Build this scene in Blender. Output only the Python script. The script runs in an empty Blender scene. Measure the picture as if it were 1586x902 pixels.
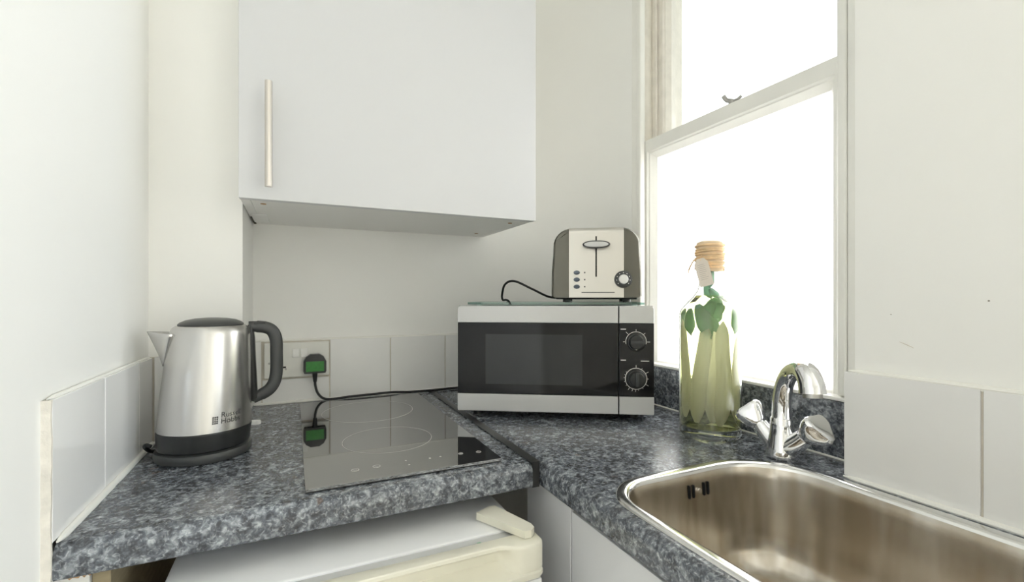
import bpy, bmesh, math, random
from mathutils import Vector, Matrix
random.seed(7)
PI = math.pi
S = bpy.context.scene
COL = S.collection
CAMZ = 1.16          # eye height; the worktop lies at 0.90
WT = 0.90

# ------------------------------------------------------------------ camera
cam_d = bpy.data.cameras.new('camera')
cam_d.sensor_width = 36.0
cam_d.lens = 717.0 / 1586.0 * 36.0
cam_d.shift_y = 10.0 / 1586.0
cam_d.clip_start = 0.01
cam = bpy.data.objects.new('camera', cam_d)
cam.location = (0, 0, CAMZ)
cam.rotation_euler = (PI / 2, 0, math.radians(-25.2))
COL.objects.link(cam)
S.camera = cam

# ------------------------------------------------------------------ world: bright overcast sky
w = bpy.data.worlds.new('sky')
S.world = w
w.use_nodes = True
bg = w.node_tree.nodes['Background']
bg.inputs[0].default_value = (0.93, 0.97, 1.0, 1)
bg.inputs[1].default_value = 1.8

def area(name, loc, rot, sx, sy, power, col):
    d = bpy.data.lights.new(name, 'AREA')
    d.shape = 'RECTANGLE'; d.size = sx; d.size_y = sy
    d.energy = power; d.color = col
    o = bpy.data.objects.new(name, d)
    o.location = loc; o.rotation_euler = rot
    COL.objects.link(o)
    return o
# daylight in the sash and rear window openings, plus an added far fill
area('daylight_sash_window', (0.93, 0.69, 1.26), (0, PI / 2, 0), 0.54, 0.46, 5.0, (0.98, 0.985, 1.0))
area('daylight_rear_window', (3.45, -3.03, 1.62), (PI / 2, 0, 0), 0.40, 1.5, 100.0, (0.77, 0.88, 1.0))
area('added_fill_far', (4.49, -1.55, 1.55), (0, PI / 2, 0), 1.5, 2.0, 78.0, (0.94, 0.96, 1.0))  # added fill: bounces off the unseen room to lift the ambient light

S.view_settings.view_transform = 'Standard'
S.view_settings.look = 'None'
S.view_settings.gamma = 1.0
S.view_settings.use_curve_mapping = False
S.view_settings.exposure = 0.3
S.cycles.max_bounces = 16
S.cycles.diffuse_bounces = 10
S.cycles.glossy_bounces = 6
S.cycles.transparent_max_bounces = 16

# ------------------------------------------------------------------ materials
def nodes(name):
    m = bpy.data.materials.new(name); m.use_nodes = True
    nt = m.node_tree
    return m, nt, nt.nodes['Principled BSDF']

def pm(name, col, rough=0.5, metal=0.0, var=0.0, vscale=6.0, bump=0.0, bscale=60.0, ior=None, rvar=0.0, coat=0.0, stretch=None):
    m, nt, b = nodes(name)
    b.inputs['Base Color'].default_value = (*col, 1)
    b.inputs['Roughness'].default_value = rough
    b.inputs['Metallic'].default_value = metal
    if ior: b.inputs['IOR'].default_value = ior
    if coat:
        b.inputs['Coat Weight'].default_value = coat
        b.inputs['Coat Roughness'].default_value = 0.08
    if var or bump or rvar:
        tc = nt.nodes.new('ShaderNodeTexCoord')
        src = tc.outputs['Object']
        if stretch:
            mp = nt.nodes.new('ShaderNodeMapping'); mp.inputs['Scale'].default_value = stretch
            nt.links.new(src, mp.inputs['Vector']); src = mp.outputs['Vector']
    if var or rvar:
        n = nt.nodes.new('ShaderNodeTexNoise'); n.inputs['Scale'].default_value = vscale
        n.inputs['Detail'].default_value = 4
        nt.links.new(src, n.inputs['Vector'])
        if var:
            r = nt.nodes.new('ShaderNodeMapRange')
            r.inputs[1].default_value = 0.3; r.inputs[2].default_value = 0.7
            r.inputs[3].default_value = 1 - var; r.inputs[4].default_value = 1 + var
            nt.links.new(n.outputs['Fac'], r.inputs[0])
            mx = nt.nodes.new('ShaderNodeVectorMath'); mx.operation = 'SCALE'
            mx.inputs[0].default_value = col
            nt.links.new(r.outputs[0], mx.inputs['Scale'])
            nt.links.new(mx.outputs[0], b.inputs['Base Color'])
        if rvar:
            r2 = nt.nodes.new('ShaderNodeMapRange')
            r2.inputs[1].default_value = 0.3; r2.inputs[2].default_value = 0.7
            r2.inputs[3].default_value = max(0.02, rough - rvar); r2.inputs[4].default_value = rough + rvar
            nt.links.new(n.outputs['Fac'], r2.inputs[0])
            nt.links.new(r2.outputs[0], b.inputs['Roughness'])
    if bump:
        n2 = nt.nodes.new('ShaderNodeTexNoise'); n2.inputs['Scale'].default_value = bscale
        n2.inputs['Detail'].default_value = 5
        nt.links.new(src, n2.inputs['Vector'])
        bp = nt.nodes.new('ShaderNodeBump'); bp.inputs['Strength'].default_value = bump
        bp.inputs['Distance'].default_value = 0.002
        nt.links.new(n2.outputs['Fac'], bp.inputs['Height'])
        nt.links.new(bp.outputs[0], b.inputs['Normal'])
    return m

def granite():
    m, nt, b = nodes('granite_laminate')
    geo = nt.nodes.new('ShaderNodeNewGeometry')
    n1 = nt.nodes.new('ShaderNodeTexNoise'); n1.inputs['Scale'].default_value = 95; n1.inputs['Detail'].default_value = 3
    n1.inputs['Distortion'].default_value = 0.6; n1.inputs['Roughness'].default_value = 0.55
    n2 = nt.nodes.new('ShaderNodeTexNoise'); n2.inputs['Scale'].default_value = 210; n2.inputs['Detail'].default_value = 3
    n2.inputs['Distortion'].default_value = 0.9
    n3 = nt.nodes.new('ShaderNodeTexNoise'); n3.inputs['Scale'].default_value = 26; n3.inputs['Detail'].default_value = 2
    vo = nt.nodes.new('ShaderNodeTexVoronoi'); vo.inputs['Scale'].default_value = 130
    for n in (n1, n2, n3, vo): nt.links.new(geo.outputs['Position'], n.inputs['Vector'])
    def ramp(src, stops):
        r = nt.nodes.new('ShaderNodeValToRGB')
        e = r.color_ramp.elements
        while len(e) < len(stops): e.new(0.5)
        for q, (p, c) in zip(e, stops): q.position = p; q.color = (*c, 1)
        nt.links.new(src, r.inputs[0]); return r.outputs[0]
    a = ramp(n1.outputs['Fac'], [(0.36, (0.018, 0.020, 0.025)), (0.48, (0.065, 0.073, 0.088)), (0.57, (0.17, 0.185, 0.205)), (0.70, (0.40, 0.42, 0.44))])
    c = ramp(n2.outputs['Fac'], [(0.38, (0.022, 0.025, 0.032)), (0.54, (0.10, 0.11, 0.125)), (0.68, (0.46, 0.48, 0.50))])
    mx = nt.nodes.new('ShaderNodeMixRGB'); mx.inputs[0].default_value = 0.42
    nt.links.new(a, mx.inputs[1]); nt.links.new(c, mx.inputs[2])
    # rare rusty flecks
    fl = ramp(vo.outputs['Color'], [(0.93, (0, 0, 0)), (0.97, (1, 1, 1))])
    m2 = nt.nodes.new('ShaderNodeMixRGB'); m2.inputs[2].default_value = (0.16, 0.09, 0.045, 1)
    fm = nt.nodes.new('ShaderNodeMath'); fm.operation = 'MULTIPLY'; fm.inputs[1].default_value = 0.35
    nt.links.new(fl, fm.inputs[0]); nt.links.new(fm.outputs[0], m2.inputs[0])
    nt.links.new(mx.outputs[0], m2.inputs[1])
    # broad clouding
    r = nt.nodes.new('ShaderNodeMapRange'); r.inputs[1].default_value = 0.3; r.inputs[2].default_value = 0.7
    r.inputs[3].default_value = 1.0; r.inputs[4].default_value = 1.5
    nt.links.new(n3.outputs['Fac'], r.inputs[0])
    sc = nt.nodes.new('ShaderNodeVectorMath'); sc.operation = 'SCALE'
    nt.links.new(m2.outputs[0], sc.inputs[0]); nt.links.new(r.outputs[0], sc.inputs['Scale'])
    nt.links.new(sc.outputs[0], b.inputs['Base Color'])
    b.inputs['Roughness'].default_value = 0.24
    b.inputs['IOR'].default_value = 1.7
    bp = nt.nodes.new('ShaderNodeBump'); bp.inputs['Strength'].default_value = 0.12; bp.inputs['Distance'].default_value = 0.001
    nt.links.new(n2.outputs['Fac'], bp.inputs['Height']); nt.links.new(bp.outputs[0], b.inputs['Normal'])
    return m

def thin_glass(name, tint, edge, gloss=1.0, ior=1.5, rough=0.0):
    """clear glass: see-through body with a Fresnel gloss"""
    m = bpy.data.materials.new(name); m.use_nodes = True
    nt = m.node_tree; nt.nodes.clear()
    out = nt.nodes.new('ShaderNodeOutputMaterial')
    tr = nt.nodes.new('ShaderNodeBsdfTransparent'); gl = nt.nodes.new('ShaderNodeBsdfGlossy')
    gl.inputs['Roughness'].default_value = rough
    lw = nt.nodes.new('ShaderNodeLayerWeight'); lw.inputs[0].default_value = 0.35
    cr = nt.nodes.new('ShaderNodeMixRGB'); cr.inputs[1].default_value = (*tint, 1); cr.inputs[2].default_value = (*edge, 1)
    nt.links.new(lw.outputs['Facing'], cr.inputs[0]); nt.links.new(cr.outputs[0], tr.inputs[0])
    l2 = nt.nodes.new('ShaderNodeLayerWeight'); l2.inputs[0].default_value = 0.5
    pw = nt.nodes.new('ShaderNodeMath'); pw.operation = 'POWER'; pw.inputs[1].default_value = 4.0
    nt.links.new(l2.outputs['Facing'], pw.inputs[0])
    f0 = ((ior - 1) / (ior + 1)) ** 2
    mu = nt.nodes.new('ShaderNodeMath'); mu.operation = 'MULTIPLY_ADD'; mu.inputs[1].default_value = gloss * (1 - f0) * 0.8; mu.inputs[2].default_value = gloss * f0
    nt.links.new(pw.outputs[0], mu.inputs[0])
    mx = nt.nodes.new('ShaderNodeMixShader')
    nt.links.new(mu.outputs[0], mx.inputs[0]); nt.links.new(tr.outputs[0], mx.inputs[1]); nt.links.new(gl.outputs[0], mx.inputs[2])
    nt.links.new(mx.outputs[0], out.inputs[0])
    return m

def frosted():
    m = bpy.data.materials.new('frosted_glass'); m.use_nodes = True
    nt = m.node_tree; nt.nodes.clear()
    out = nt.nodes.new('ShaderNodeOutputMaterial')
    tl = nt.nodes.new('ShaderNodeBsdfTranslucent'); tl.inputs[0].default_value = (0.80, 0.80, 0.787, 1)
    rf = nt.nodes.new('ShaderNodeBsdfRefraction'); rf.inputs[0].default_value = (0.80, 0.80, 0.787, 1); rf.inputs['Roughness'].default_value = 0.45; rf.inputs['IOR'].default_value = 1.08
    df = nt.nodes.new('ShaderNodeBsdfPrincipled'); df.inputs['Base Color'].default_value = (0.85, 0.85, 0.84, 1); df.inputs['Roughness'].default_value = 0.35
    m1 = nt.nodes.new('ShaderNodeMixShader'); m1.inputs[0].default_value = 0.45
    m2 = nt.nodes.new('ShaderNodeMixShader'); m2.inputs[0].default_value = 0.12
    nt.links.new(tl.outputs[0], m1.inputs[1]); nt.links.new(rf.outputs[0], m1.inputs[2])
    nt.links.new(m1.outputs[0], m2.inputs[1]); nt.links.new(df.outputs[0], m2.inputs[2])
    nt.links.new(m2.outputs[0], out.inputs[0])
    return m

def brushed(name, col, rough, axis, amount=0.10, aniso=0.0):
    m, nt, b = nodes(name)
    b.inputs['Base Color'].default_value = (*col, 1); b.inputs['Metallic'].default_value = 1
    if aniso: b.inputs['Anisotropic'].default_value = aniso
    tc = nt.nodes.new('ShaderNodeTexCoord'); mp = nt.nodes.new('ShaderNodeMapping')
    mp.inputs['Scale'].default_value = axis
    n = nt.nodes.new('ShaderNodeTexNoise'); n.inputs['Scale'].default_value = 40; n.inputs['Detail'].default_value = 5
    nt.links.new(tc.outputs['Object'], mp.inputs[0]); nt.links.new(mp.outputs[0], n.inputs['Vector'])
    r = nt.nodes.new('ShaderNodeMapRange'); r.inputs[1].default_value = 0.25; r.inputs[2].default_value = 0.75
    r.inputs[3].default_value = rough - amount; r.inputs[4].default_value = rough + amount
    nt.links.new(n.outputs['Fac'], r.inputs[0]); nt.links.new(r.outputs[0], b.inputs['Roughness'])
    return m

M = {}
M['wall'] = pm('cream_wall_paint', (0.885, 0.878, 0.848), 0.55, var=0.012, vscale=3, bump=0.05, bscale=90)
M['tile'] = pm('white_glazed_tile', (0.82, 0.815, 0.80), 0.12, var=0.012, vscale=8)
M['grout'] = pm('tile_grout', (0.62, 0.58, 0.50), 0.8, var=0.08, vscale=40)
M['plaster_edge'] = pm('rough_plaster_edge', (0.70, 0.66, 0.59), 0.85, var=0.12, vscale=60, bump=0.5, bscale=160)
M['sealant'] = pm('white_sealant', (0.86, 0.85, 0.80), 0.4, var=0.02)
M['gloss_paint'] = pm('cream_gloss_paint', (0.82, 0.81, 0.765), 0.3, var=0.025, vscale=12, bump=0.05, bscale=60)
M['old_paint'] = pm('worn_cream_paint', (0.79, 0.75, 0.68), 0.45, var=0.06, vscale=34, bump=0.15, bscale=70)
M['gap'] = pm('dark_gap', (0.10, 0.09, 0.07), 0.9)
M['granite'] = granite()
M['laminate'] = pm('white_laminate', (0.665, 0.67, 0.685), 0.28, var=0.006, vscale=2)
M['carcass'] = pm('white_chipboard_carcass', (0.86, 0.855, 0.835), 0.4, var=0.01)
M['chip'] = pm('raw_chipboard_edge', (0.42, 0.25, 0.12), 0.85, var=0.25, vscale=120)
M['wood'] = pm('pale_wood_batten', (0.30, 0.245, 0.15), 0.7, var=0.15, vscale=20, stretch=(1, 1, 8))
M['floor'] = pm('pale_floor', (0.62, 0.57, 0.49), 0.4, var=0.15, vscale=5)
M['ceil'] = pm('ceiling_paint', (0.86, 0.86, 0.84), 0.7, var=0.01)
M['steel_bar'] = brushed('satin_steel_bar', (0.66, 0.62, 0.57), 0.30, (1, 1, 6), 0.02)
M['kettle_steel'] = brushed('brushed_kettle_steel', (0.66, 0.648, 0.63), 0.27, (1, 1, 6), 0.004)
M['toaster_steel'] = brushed('satin_toaster_steel', (0.62, 0.60, 0.56), 0.36, (12, 1, 1), 0.02)
def stained():
    m = brushed('streaky_sink_steel', (0.56, 0.52, 0.46), 0.25, (1, 1, 1), 0.01)
    nt = m.node_tree; b = nt.nodes['Principled BSDF']
    tc = nt.nodes.new('ShaderNodeTexCoord'); mp = nt.nodes.new('ShaderNodeMapping'); mp.inputs['Scale'].default_value = (1, 1, 0.12)
    n = nt.nodes.new('ShaderNodeTexNoise'); n.inputs['Scale'].default_value = 34; n.inputs['Detail'].default_value = 2
    nt.links.new(tc.outputs['Object'], mp.inputs[0]); nt.links.new(mp.outputs[0], n.inputs['Vector'])
    r = nt.nodes.new('ShaderNodeValToRGB')
    r.color_ramp.elements[0].position = 0.36; r.color_ramp.elements[0].color = (0.44, 0.385, 0.31, 1)
    r.color_ramp.elements[1].position = 0.62; r.color_ramp.elements[1].color = (0.60, 0.565, 0.51, 1)
    nt.links.new(n.outputs['Fac'], r.inputs[0]); nt.links.new(r.outputs[0], b.inputs['Base Color'])
    return m
M['sink_steel'] = stained()
M['rim_steel'] = brushed('polished_rim_steel', (0.74, 0.735, 0.72), 0.17, (1, 6, 1), 0.05)
M['chrome'] = pm('chrome', (0.84, 0.84, 0.85), 0.05, 1.0)
M['black'] = pm('black_plastic', (0.018, 0.019, 0.019), 0.33, var=0.05)
M['dark'] = pm('dark_grey_plastic', (0.045, 0.047, 0.047), 0.36, var=0.05)
M['cable'] = pm('black_cable_rubber', (0.014, 0.014, 0.014), 0.5)
M['void'] = pm('black_hollow', (0.004, 0.004, 0.004), 0.9)
M['hob'] = pm('black_ceramic_glass', (0.006, 0.006, 0.006), 0.02, ior=5.5)
M['mark'] = pm('grey_printed_mark', (0.55, 0.54, 0.52), 0.4)
M['white_mark'] = pm('white_printed_mark', (0.72, 0.71, 0.68), 0.4)
M['strip'] = pm('dark_metal_strip', (0.05, 0.05, 0.05), 0.3, 0.6, var=0.1, vscale=30)
M['silver'] = pm('silver_plastic', (0.55, 0.55, 0.545), 0.33, 0.35)
M['mw_glass'] = pm('black_door_glass', (0.012, 0.012, 0.013), 0.04, ior=1.36)
M['mw_window'] = pm('dark_mesh_window', (0.034, 0.036, 0.038), 0.05, ior=1.38)
M['mw_body'] = pm('grey_metal_case', (0.42, 0.42, 0.41), 0.4, 0.3)
M['pewter'] = pm('dark_pewter_panel', (0.13, 0.125, 0.105), 0.26, 0.7, var=0.03)
M['button'] = pm('blue_grey_button', (0.10, 0.125, 0.16), 0.3)
M['knob_silver'] = pm('silver_knob', (0.70, 0.70, 0.69), 0.3, 0.5)
M['board'] = thin_glass('green_tinted_glass', (0.86, 0.95, 0.92), (0.10, 0.34, 0.29), 0.8, 1.45)
M['green'] = pm('green_label', (0.02, 0.20, 0.022), 0.3, var=0.2, vscale=180)
M['socket'] = pm('white_socket_plastic', (0.76, 0.755, 0.71), 0.35)
M['switch'] = pm('white_switch', (0.85, 0.845, 0.82), 0.3)
def translucent_pm(name, col, tcol, amt, **k):
    m = pm(name, col, **k); nt = m.node_tree
    out = [n for n in nt.nodes if n.type == 'OUTPUT_MATERIAL'][0]
    b = nt.nodes['Principled BSDF']
    tl = nt.nodes.new('ShaderNodeBsdfTranslucent'); tl.inputs[0].default_value = (*tcol, 1)
    mx = nt.nodes.new('ShaderNodeMixShader'); mx.inputs[0].default_value = amt
    nt.links.new(b.outputs[0], mx.inputs[1]); nt.links.new(tl.outputs[0], mx.inputs[2]); nt.links.new(mx.outputs[0], out.inputs[0])
    return m
M['pepper'] = translucent_pm('pale_pickled_pepper_flesh', (0.97, 0.955, 0.92), (0.99, 0.98, 0.95), 0.72, rough=0.35, var=0.05, vscale=14)
M['leaf'] = translucent_pm('pickled_leaf_blade', (0.42, 0.64, 0.50), (0.46, 0.68, 0.52), 0.5, rough=0.4, var=0.2, vscale=30)
M['raffia'] = pm('straw_raffia', (0.78, 0.56, 0.33), 0.7, var=0.22, vscale=60, bump=0.3, bscale=200)
M['cork'] = pm('raffia_cap', (0.72, 0.56, 0.38), 0.75, var=0.12, vscale=50)
M['tag'] = pm('kraft_paper_tag', (0.72, 0.65, 0.57), 0.8, var=0.03)
M['ink'] = pm('faded_ink', (0.46, 0.40, 0.36), 0.8)
M['cream'] = pm('yellowed_cream_plastic', (0.80, 0.775, 0.66), 0.35, var=0.02, vscale=5)
M['fridge'] = pm('white_fridge_enamel', (0.88, 0.885, 0.89), 0.25)
M['gasket'] = pm('grey_gasket', (0.56, 0.56, 0.55), 0.6)
M['white_plastic'] = pm('white_plastic', (0.86, 0.86, 0.85), 0.35)
def glass(name, col, ior):
    m = bpy.data.materials.new(name); m.use_nodes = True
    nt = m.node_tree; nt.nodes.clear()
    out = nt.nodes.new('ShaderNodeOutputMaterial'); g = nt.nodes.new('ShaderNodeBsdfGlass')
    g.inputs['Color'].default_value = (*col, 1); g.inputs['IOR'].default_value = ior; g.inputs['Roughness'].default_value = 0.0
    nt.links.new(g.outputs[0], out.inputs[0])
    return m
M['bottle_glass'] = glass('bottle_glass_clear', (0.985, 0.995, 0.99), 1.45)
M['liquid'] = glass('pale_yellow_brine', (0.975, 0.968, 0.72), 1.20)
M['clear'] = thin_glass('window_glass', (0.985, 0.99, 0.99), (0.9, 0.93, 0.92), 0.8)
M['frost'] = frosted()
M['brass'] = pm('dull_metal', (0.45, 0.44, 0.42), 0.3, 0.9)
M['spot'] = pm('wall_scuff', (0.30, 0.28, 0.24), 0.8)
M['door_paint'] = pm('white_door_paint', (0.80, 0.79, 0.76), 0.4)

# ------------------------------------------------------------------ mesh helpers
def mesh(bm, name, mat, smooth=True, angle=35):
    me = bpy.data.meshes.new(name)
    bmesh.ops.recalc_face_normals(bm, faces=bm.faces[:])
    bm.to_mesh(me); bm.free()
    if smooth:
        for p in me.polygons: p.use_smooth = True
        me.set_sharp_from_angle(angle=math.radians(angle))
    for m in (mat if isinstance(mat, (list, tuple)) else [mat]): me.materials.append(m)
    return me

def root(name, loc=(0, 0, 0), rz=0.0, label=None, cat=None, group=None, kind=None):
    o = bpy.data.objects.new(name, None); COL.objects.link(o)
    o.location = loc; o.rotation_euler = (0, 0, rz); o.empty_display_size = 0.05
    tag(o, label, cat, group, kind)
    return o

def tag(o, label=None, cat=None, group=None, kind=None):
    if label: o['label'] = label
    if cat: o['category'] = cat
    if group: o['group'] = group
    if kind: o['kind'] = kind
    return o

def link(name, me, parent=None, loc=(0, 0, 0), rot=(0, 0, 0), label=None):
    o = bpy.data.objects.new(name, me); COL.objects.link(o)
    o.location = loc; o.rotation_euler = rot
    if parent is not None: o.parent = parent
    if label: o['label'] = label
    if len(me.polygons) < 400 and len(me.polygons) and me.polygons[0].use_smooth:
        wn = o.modifiers.new('normals', 'WEIGHTED_NORMAL'); wn.keep_sharp = True
    return o

def part(name, bm, mat, parent=None, loc=(0, 0, 0), rot=(0, 0, 0), smooth=True, angle=35, label=None):
    return link(name, mesh(bm, name, mat, smooth, angle), parent, loc, rot, label)

def new(): return bmesh.new()

def box(bm, x0, x1, y0, y1, z0, z1, bev=0.0, seg=2):
    r = bmesh.ops.create_cube(bm, size=1.0)
    vs = r['verts']
    for v in vs:
        v.co = Vector(((x0 + x1) / 2 + v.co.x * (x1 - x0), (y0 + y1) / 2 + v.co.y * (y1 - y0), (z0 + z1) / 2 + v.co.z * (z1 - z0)))
    if bev > 0:
        es = list({e for v in vs for e in v.link_edges})
        bmesh.ops.bevel(bm, geom=es, offset=bev, segments=seg, profile=0.5, affect='EDGES')
    return bm

def bx(*a, **k): return box(new(), *a, **k)

def loft(bm, loops, close=True, cap0=False, cap1=False, mat=0):
    rows = [[bm.verts.new(p) for p in lp] for lp in loops]
    n = len(rows[0])
    for a, b in zip(rows, rows[1:]):
        for i in range(n if close else n - 1):
            j = (i + 1) % n
            f = bm.faces.new((a[i], a[j], b[j], b[i])); f.material_index = mat
    if cap0: bm.faces.new(rows[0][::-1]).material_index = mat
    if cap1: bm.faces.new(rows[-1]).material_index = mat
    return rows

def lathe(bm, prof, seg=48, c=(0, 0), cap0=True, cap1=True, off=None):
    loops = []
    for r, z in prof:
        o = off(z) if off else 0.0
        loops.append([(c[0] + o + r * math.cos(2 * PI * i / seg), c[1] + r * math.sin(2 * PI * i / seg), z) for i in range(seg)])
    return loft(bm, loops, True, cap0, cap1)

def catmull(pts, n=8):
    pts = [Vector(p) for p in pts]
    out = []
    for i in range(len(pts) - 1):
        p0 = pts[max(i - 1, 0)]; p1 = pts[i]; p2 = pts[i + 1]; p3 = pts[min(i + 2, len(pts) - 1)]
        for k in range(n):
            t = k / n
            out.append(0.5 * ((2 * p1) + (-p0 + p2) * t + (2 * p0 - 5 * p1 + 4 * p2 - p3) * t * t + (-p0 + 3 * p1 - 3 * p2 + p3) * t ** 3))
    out.append(pts[-1])
    return out

def tube(bm, pts, rad, seg=10, flat=1.0, up=None, closed_ends=True):
    """sweep a circle (or an ellipse, flat = second radius ratio) along pts; rad number or list"""
    pts = [Vector(p) for p in pts]
    n = len(pts)
    T = []
    for i in range(n):
        t = pts[min(i + 1, n - 1)] - pts[max(i - 1, 0)]
        T.append(t.normalized())
    u = Vector(up) if up else (Vector((0, 0, 1)) if abs(T[0].z) < 0.9 else Vector((1, 0, 0)))
    loops = []
    for i in range(n):
        if up: u = Vector(up)
        u = (u - T[i] * u.dot(T[i])).normalized()
        v = T[i].cross(u)
        r = rad[i] if isinstance(rad, (list, tuple)) else rad
        loops.append([pts[i] + u * (r * flat * math.cos(2 * PI * k / seg)) + v * (r * math.sin(2 * PI * k / seg)) for k in range(seg)])
    loft(bm, loops, True, closed_ends, closed_ends)
    return bm

def cyl(bm, p0, p1, r, seg=20, r1=None):
    return tube(bm, [p0, p1], [r, r if r1 is None else r1], seg)

def prism(bm, poly, axis, a, b, bev=0.0):
    """extrude a polygon of 2D points along an axis ('x','y','z') from a to b"""
    def P(q, t):
        return {'x': (t, q[0], q[1]), 'y': (q[0], t, q[1]), 'z': (q[0], q[1], t)}[axis]
    rows = loft(bm, [[P(q, a) for q in poly], [P(q, b) for q in poly]], True, True, True)
    if bev:
        es = [e for e in bm.edges if e.calc_face_angle(0) > 0.6]
        bmesh.ops.bevel(bm, geom=es, offset=bev, segments=2, profile=0.5, affect='EDGES')
    return bm

def rrect(x0, x1, y0, y1, radii, n=10):
    """rounded rectangle, radii at (x1,y1),(x0,y1),(x0,y0),(x1,y0), counter-clockwise"""
    pts = []
    for (cx, cy, a0), r in zip(((x1, y1, 0), (x0, y1, PI / 2), (x0, y0, PI), (x1, y0, 1.5 * PI)), radii):
        ox = cx - r if cx == x1 else cx + r
        oy = cy - r if cy == y1 else cy + r
        for k in range(n + 1):
            a = a0 + (PI / 2) * k / n
            pts.append((ox + r * math.cos(a), oy + r * math.sin(a)))
    return pts

def ring(bm, c, r0, r1, z, h, seg=64, axis='z'):
    def P(r, a, t):
        if axis == 'z': return (c[0] + r * math.cos(a), c[1] + r * math.sin(a), z + t)
        return (c[0] + r * math.cos(a), z - t, c[1] + r * math.sin(a))      # facing -y
    A = [2 * PI * i / seg for i in range(seg)]
    loft(bm, [[P(r0, a, 0) for a in A], [P(r0, a, h) for a in A], [P(r1, a, h) for a in A], [P(r1, a, 0) for a in A]])
    return bm

def text_mesh(body, size):
    cu = bpy.data.curves.new('lettering', 'FONT'); cu.body = body; cu.size = size
    o = bpy.data.objects.new('lettering', cu); COL.objects.link(o)
    dg = bpy.context.evaluated_depsgraph_get(); dg.update()
    me = bpy.data.meshes.new_from_object(o.evaluated_get(dg))
    bpy.data.objects.remove(o); bpy.data.curves.remove(cu)
    return me

# ================================================================== THE ROOM
WY = 1.275           # back wall
LX = -0.236          # left wall
RX = 0.729           # projecting right wall
WX = 0.806           # window wall
CH = 2.5

def struct(name, bm, mat, smooth=False, label=None):
    o = part(name, bm, mat, smooth=smooth)
    return tag(o, label, None, None, 'structure')

bm = new(); box(bm, -2.7, 4.6, -3.15, 1.42, -0.08, 0.0); struct('floor', bm, M['floor'])
bm = new(); box(bm, -2.7, 4.6, -3.15, 1.42, CH, CH + 0.08); struct('ceiling', bm, M['ceil'])
wall_back = struct('wall_back', bx(-0.09, 0.806, WY, WY + 0.14, 0, CH), M['wall'])
wall_left = struct('wall_left', bx(LX - 0.14, LX, -0.21, 1.415, 0, CH), M['wall'])
wall_boxing = struct('wall_boxing', bx(LX, -0.09, 1.027, 1.415, 0, CH), M['wall'])
wall_right = struct('wall_right', bx(RX, 0.96, -0.10, 0.392, 0, CH), M['wall'])
# window wall round the opening
OY0, OY1, OZ0, OZ1 = 0.440, 0.958, 0.955, 2.25
bm = new()
box(bm, WX, 0.96, OY1, 1.415, 0, CH)
box(bm, WX, 0.96, 0.392, OY1, 0, OZ0)
box(bm, WX, 0.96, 0.392, OY1, OZ1, CH)
box(bm, WX, 0.96, 0.392, OY0, OZ0, OZ1)
wall_window = struct('wall_window', bm, M['wall'])
# rounded plaster corner between the back wall and the window wall
CR = 0.25
arc = [(WX - CR + CR * math.sin(PI / 2 * k / 24), WY - CR + CR * math.cos(PI / 2 * k / 24)) for k in range(25)]
bm = new(); prism(bm, arc + [(WX + 0.002, WY + 0.002)], 'z', 0.0, CH)
struct('wall_corner', bm, M['wall'], True)
# rest of the room behind the photographer
struct('wall_near_left', bx(-2.6, LX - 0.14, -0.21, -0.09, 0, CH), M['wall'])
struct('wall_far_left', bx(-2.7, -2.6, -3.1, -0.09, 0, CH), M['wall'])
bm = new(); box(bm, 0.96, 4.55, -0.10, 0.02, 0, CH); struct('wall_far_side', bm, M['wall'])
zs0, zs1 = 0.80, 2.30
bm = new()
for y0, y1, a, b in ((-3.1, -2.55, 0, CH), (-2.55, -0.55, 0, zs0), (-2.55, -0.55, zs1, CH), (-0.55, -0.10, 0, CH)):
    box(bm, 4.45, 4.55, y0, y1, a, b)
struct('wall_far_right', bm, M['wall'])
bm = new()
for x0, x1, a, b in ((-2.6, 3.17, 0, CH), (3.17, 3.73, 0, zs0), (3.17, 3.73, zs1, CH), (3.73, 4.45, 0, CH)):
    box(bm, x0, x1, -3.1, -3.0, a, b)
struct('wall_rear', bm, M['wall'])
t = 0.045
def casement(name, u0, u1, P):
    bm = new()
    um = (u0 + u1) / 2
    for a0, a1, b0, b1 in ((u0, u0 + t, zs0, zs1), (u1 - t, u1, zs0, zs1), (u0 + t, u1 - t, zs0, zs0 + t), (u0 + t, u1 - t, zs1 - t, zs1), (um - 0.02, um + 0.02, zs0 + t, zs1 - t)):
        q = P(a0, a1); box(bm, q[0], q[1], q[2], q[3], b0, b1)
    struct(name, bm, M['gloss_paint'])
casement('window_2', 3.17, 3.73, lambda a, b: (a, b, -3.02, -3.0))
casement('added_fill_window', -2.55, -0.55, lambda a, b: (4.45, 4.47, a, b))  # invented window, put in only to house the far fill light

# ---- tiles: one mesh, every tile an object of the wall it is set on
def tile_mesh(w, h, name='tile'):
    bm = new(); box(bm, 0, w, 0, 0.008, 0, h, 0.0012, 2)
    return mesh(bm, name, M['tile'])
TZ = WT + 0.003
TH = 0.150
G = 0.0025
full = tile_mesh(0.150 - G, TH)
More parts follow.
